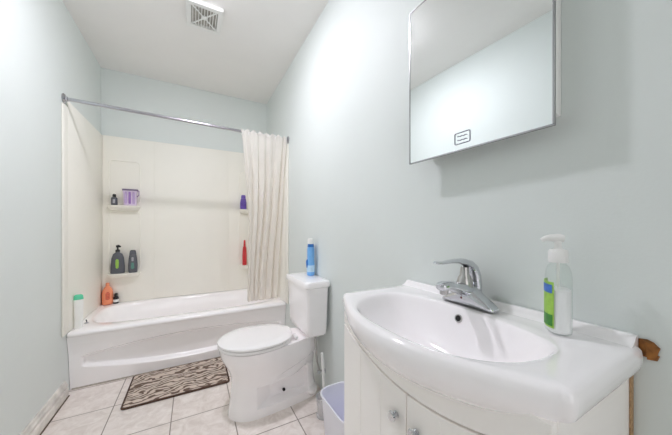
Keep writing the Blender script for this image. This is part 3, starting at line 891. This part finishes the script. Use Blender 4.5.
MB().loft([rrect(px, py, .058, .033, .017, ZU + .108), rrect(px, py, .0595, .0345, .017, ZU + .112), rrect(px, py, .0595, .0345, .017, ZU + .119), rrect(px, py, .06, .025, .012, ZU + .121)]).build('rim', mat('mauve_grey_rim', rgb(128, 112, 142), 0.4, noise=0.05), o)
MB().tube([(px + .0590, py - .01, ZU + .112), (px + .070, py - .014, ZU + .108), (px + .070, py - .014, ZU + .078), (px + .0535, py - .010, ZU + .066)], .004, 8).build('handle', mat('mauve_handle', rgb(150, 120, 170), 0.4, noise=0.05), o)
stretch(o, 0.97, 1.27)
# lower left shelf
px, py = -0.609, 3.085
o = thing('pump_bottle', 'dark grey pump bottle with green label on the lower left shower shelf', 'bottle', (px, py, ZLo))
b = MB().loft(bottle_rings(px, py, ZLo, [(.044, .020, .0005), (.050, .025, .006), (.049, .025, .050), (.043, .023, .105), (.032, .020, .132), (.016, .014, .142), (.014, .013, .146)])).build('bottle', M_greyb, o)
MB().loft(bottle_rings(px, py - .0008, ZLo, [(.015, .0243, .035), (.024, .0252, .042), (.026, .0248, .065), (.024, .0238, .090), (.016, .0232, .098)])).build('label', M_green, b)
pc = MB().lathe([(.015, .1465), (.016, .149), (.016, .160), (.008, .163), (.006, .166), (.006, .180)], (px, py, ZLo), 20).build('pump_collar', M_black, o)
MB().tube([(px - .008, py, ZLo + .184), (px + .006, py - .006, ZLo + .186), (px + .022, py - .016, ZLo + .182)], [.008, .009, .005], 10).build('nozzle', M_black, pc)
stretch(o, 1.06, 1.36)
px, py = -0.497, 3.085
o = thing('shampoo_bottle', 'grey shampoo bottle with teal label on the lower left shower shelf', 'bottle', (px, py, ZLo))
b = MB().loft(bottle_rings(px, py, ZLo, [(.030, .018, .0005), (.034, .021, .006), (.036, .022, .060), (.032, .020, .110), (.027, .018, .138)])).build('bottle', M_greyb, o)
MB().loft(bottle_rings(px, py - .0008, ZLo, [(.018, .0214, .030), (.024, .0224, .040), (.024, .0218, .070), (.018, .0212, .080)])).build('label', M_tealb, b)
MB().loft(bottle_rings(px, py - .0008, ZLo, [(.016, .0206, .090), (.020, .0204, .096), (.018, .0198, .116), (.012, .0192, .122)])).build('brand_patch', M_greyl, b)
MB().loft(bottle_rings(px, py, ZLo, [(.0265, .0175, .139), (.026, .0175, .150), (.022, .015, .172), (.014, .010, .176)])).build('cap', M_greyb, o)
stretch(o, 1.0, 1.2)
# tub rim, back left corner
ZR = TZ + 0.0008
px, py = -0.688, 3.114
o = thing('body_wash_bottle', 'orange body wash bottle on the back left corner of the tub', 'bottle', (px, py, ZR))
b = MB().loft(bottle_rings(px, py, ZR, [(.036, .019, .0005), (.040, .022, .006), (.040, .022, .105), (.034, .020, .135), (.020, .014, .160), (.013, .012, .166)], 0.25)).build('bottle', M_orange, o)
MB().loft(bottle_rings(px, py, ZR, [(.020, .0212, .040), (.030, .0229, .050), (.030, .0229, .105), (.022, .0212, .118)], 0.25)).build('label', M_orlab, b)
MB().lathe([(.014, .1665), (.0145, .169), (.0135, .192), (.010, .197)], (px, py, ZR), 18).build('cap', M_orange, o)
px, py = -0.628, 3.117
o = thing('small_bottle', 'small black bottle with white label beside the orange bottle', 'bottle', (px, py, ZR))
b = MB().lathe([(.018, .0005), (.021, .004), (.021, .052), (.016, .062), (.010, .066)], (px, py, ZR), 24).build('bottle', M_black, o)
MB().lathe([(.0205, .016), (.0218, .016), (.0218, .040), (.0205, .040)], (px, py, ZR), 24).build('label', M_whitep, b)
MB().lathe([(.011, .067), (.013, .069), (.013, .090), (.009, .094)], (px, py, ZR), 18).build('cap', M_black, o)
# front left of tub rim
px, py = -0.7080, 2.490
o = thing('cream_tube', 'white squeeze tube with mint green cap on the tub rim by the left wall', 'tube', (px, py, ZR))
MB().loft(bottle_rings(px, py, ZR, [(.022, .015, .0005), (.024, .017, .006), (.025, .018, .14), (.026, .015, .198)], 0.3)).build('tube_body', M_ltube, o)
MB().loft(bottle_rings(px, py, ZR, [(.0255, .0150, .1985), (.0262, .0156, .202), (.023, .013, .227), (.015, .009, .233)], 0.3)).build('cap', M_teal, o)
px, py = -0.690, 2.580
o = thing('drain_plug', 'small grey metal plug knob on the tub rim beside the white tube', 'plug', (px, py, ZR))
MB().lathe([(.012, .0005), (.012, .004), (.005, .007)], (px, py, ZR), 18).build('disc', M_greyl, o)
MB().tube([(px, py, ZR + .0065), (px + .001, py, ZR + .018), (px - .003, py, ZR + .026)], [.0035, .003, .0045], 10).build('knob', M_greyb, o)
# right shelves
px, py = 0.497, 3.085
o = thing('conditioner_bottle', 'purple bottle on the upper right shower shelf beside the curtain', 'bottle', (px, py, ZU))
MB().loft(bottle_rings(px, py, ZU, [(.030, .018, .0005), (.034, .021, .006), (.034, .021, .070), (.028, .019, .110), (.024, .017, .118)])).build('bottle', M_purple, o)
MB().loft(bottle_rings(px, py, ZU, [(.0235, .0165, .119), (.024, .017, .122), (.022, .016, .152), (.017, .012, .157)])).build('cap', M_purple, o)
px, py = 0.510, 3.085
o = thing('shower_gel_bottle', 'red bottle on the lower right shower shelf beside the curtain', 'bottle', (px, py, ZLo))
MB().loft(bottle_rings(px, py, ZLo, [(.024, .018, .0005), (.028, .021, .006), (.027, .020, .10), (.022, .017, .175), (.014, .013, .195)])).build('bottle', M_red, o)
MB().lathe([(.0125, .196), (.014, .198), (.012, .250), (.009, .255)], (px, py, ZLo), 18).build('cap', M_red, o)
stretch(o, 0.85, 1.10)
# on the toilet tank
px, py, pz = 0.732, 1.715, 0.7805
o = thing('spray_bottle', 'light blue air freshener bottle standing on the toilet tank lid', 'bottle', (px, py, pz))
b = MB().loft(bottle_rings(px, py, pz, [(w_ * 1.08, d_, h_ * 1.11) for w_, d_, h_ in [(.029, .024, .0005), (.033, .028, .005), (.033, .028, .065), (.029, .025, .095), (.030, .026, .125), (.030, .026, .160), (.026, .023, .178)]], 1.2, e=0.9)).build('bottle', M_blue, o)
MB().loft(bottle_rings(px, py, pz, [(w_ * 1.08, d_, h_ * 1.11) for w_, d_, h_ in [(.0305, .0265, .020), (.0338, .0288, .024), (.0338, .0288, .062), (.0310, .0270, .070)]], 1.2, e=0.9)).build('pale_label', M_bluel, b)
MB().tube([(px - .0333, py - .012, pz + .055), (px - .0322, py - .010, pz + .075), (px - .0292, py - .006, pz + .095), (px - .0292, py - .004, pz + .112)], [.003, .006, .009, .004], 10).build('swoosh_print', M_blued, b)
MB().loft(bottle_rings(px, py, pz, [(w_ * 1.08, d_, h_ * 1.11) for w_, d_, h_ in [(.0255, .0225, .1785), (.026, .023, .182), (.024, .021, .196), (.0235, .0205, .198)]], 1.2, e=0.9)).build('trigger_collar', M_blued, o)
MB().loft(bottle_rings(px, py, pz, [(w_ * 1.08, d_, h_ * 1.11) for w_, d_, h_ in [(.023, .020, .1985), (.0245, .0215, .202), (.0245, .0215, .224), (.020, .0175, .232)]], 1.2, e=0.9)).build('cap', M_whitep, o)
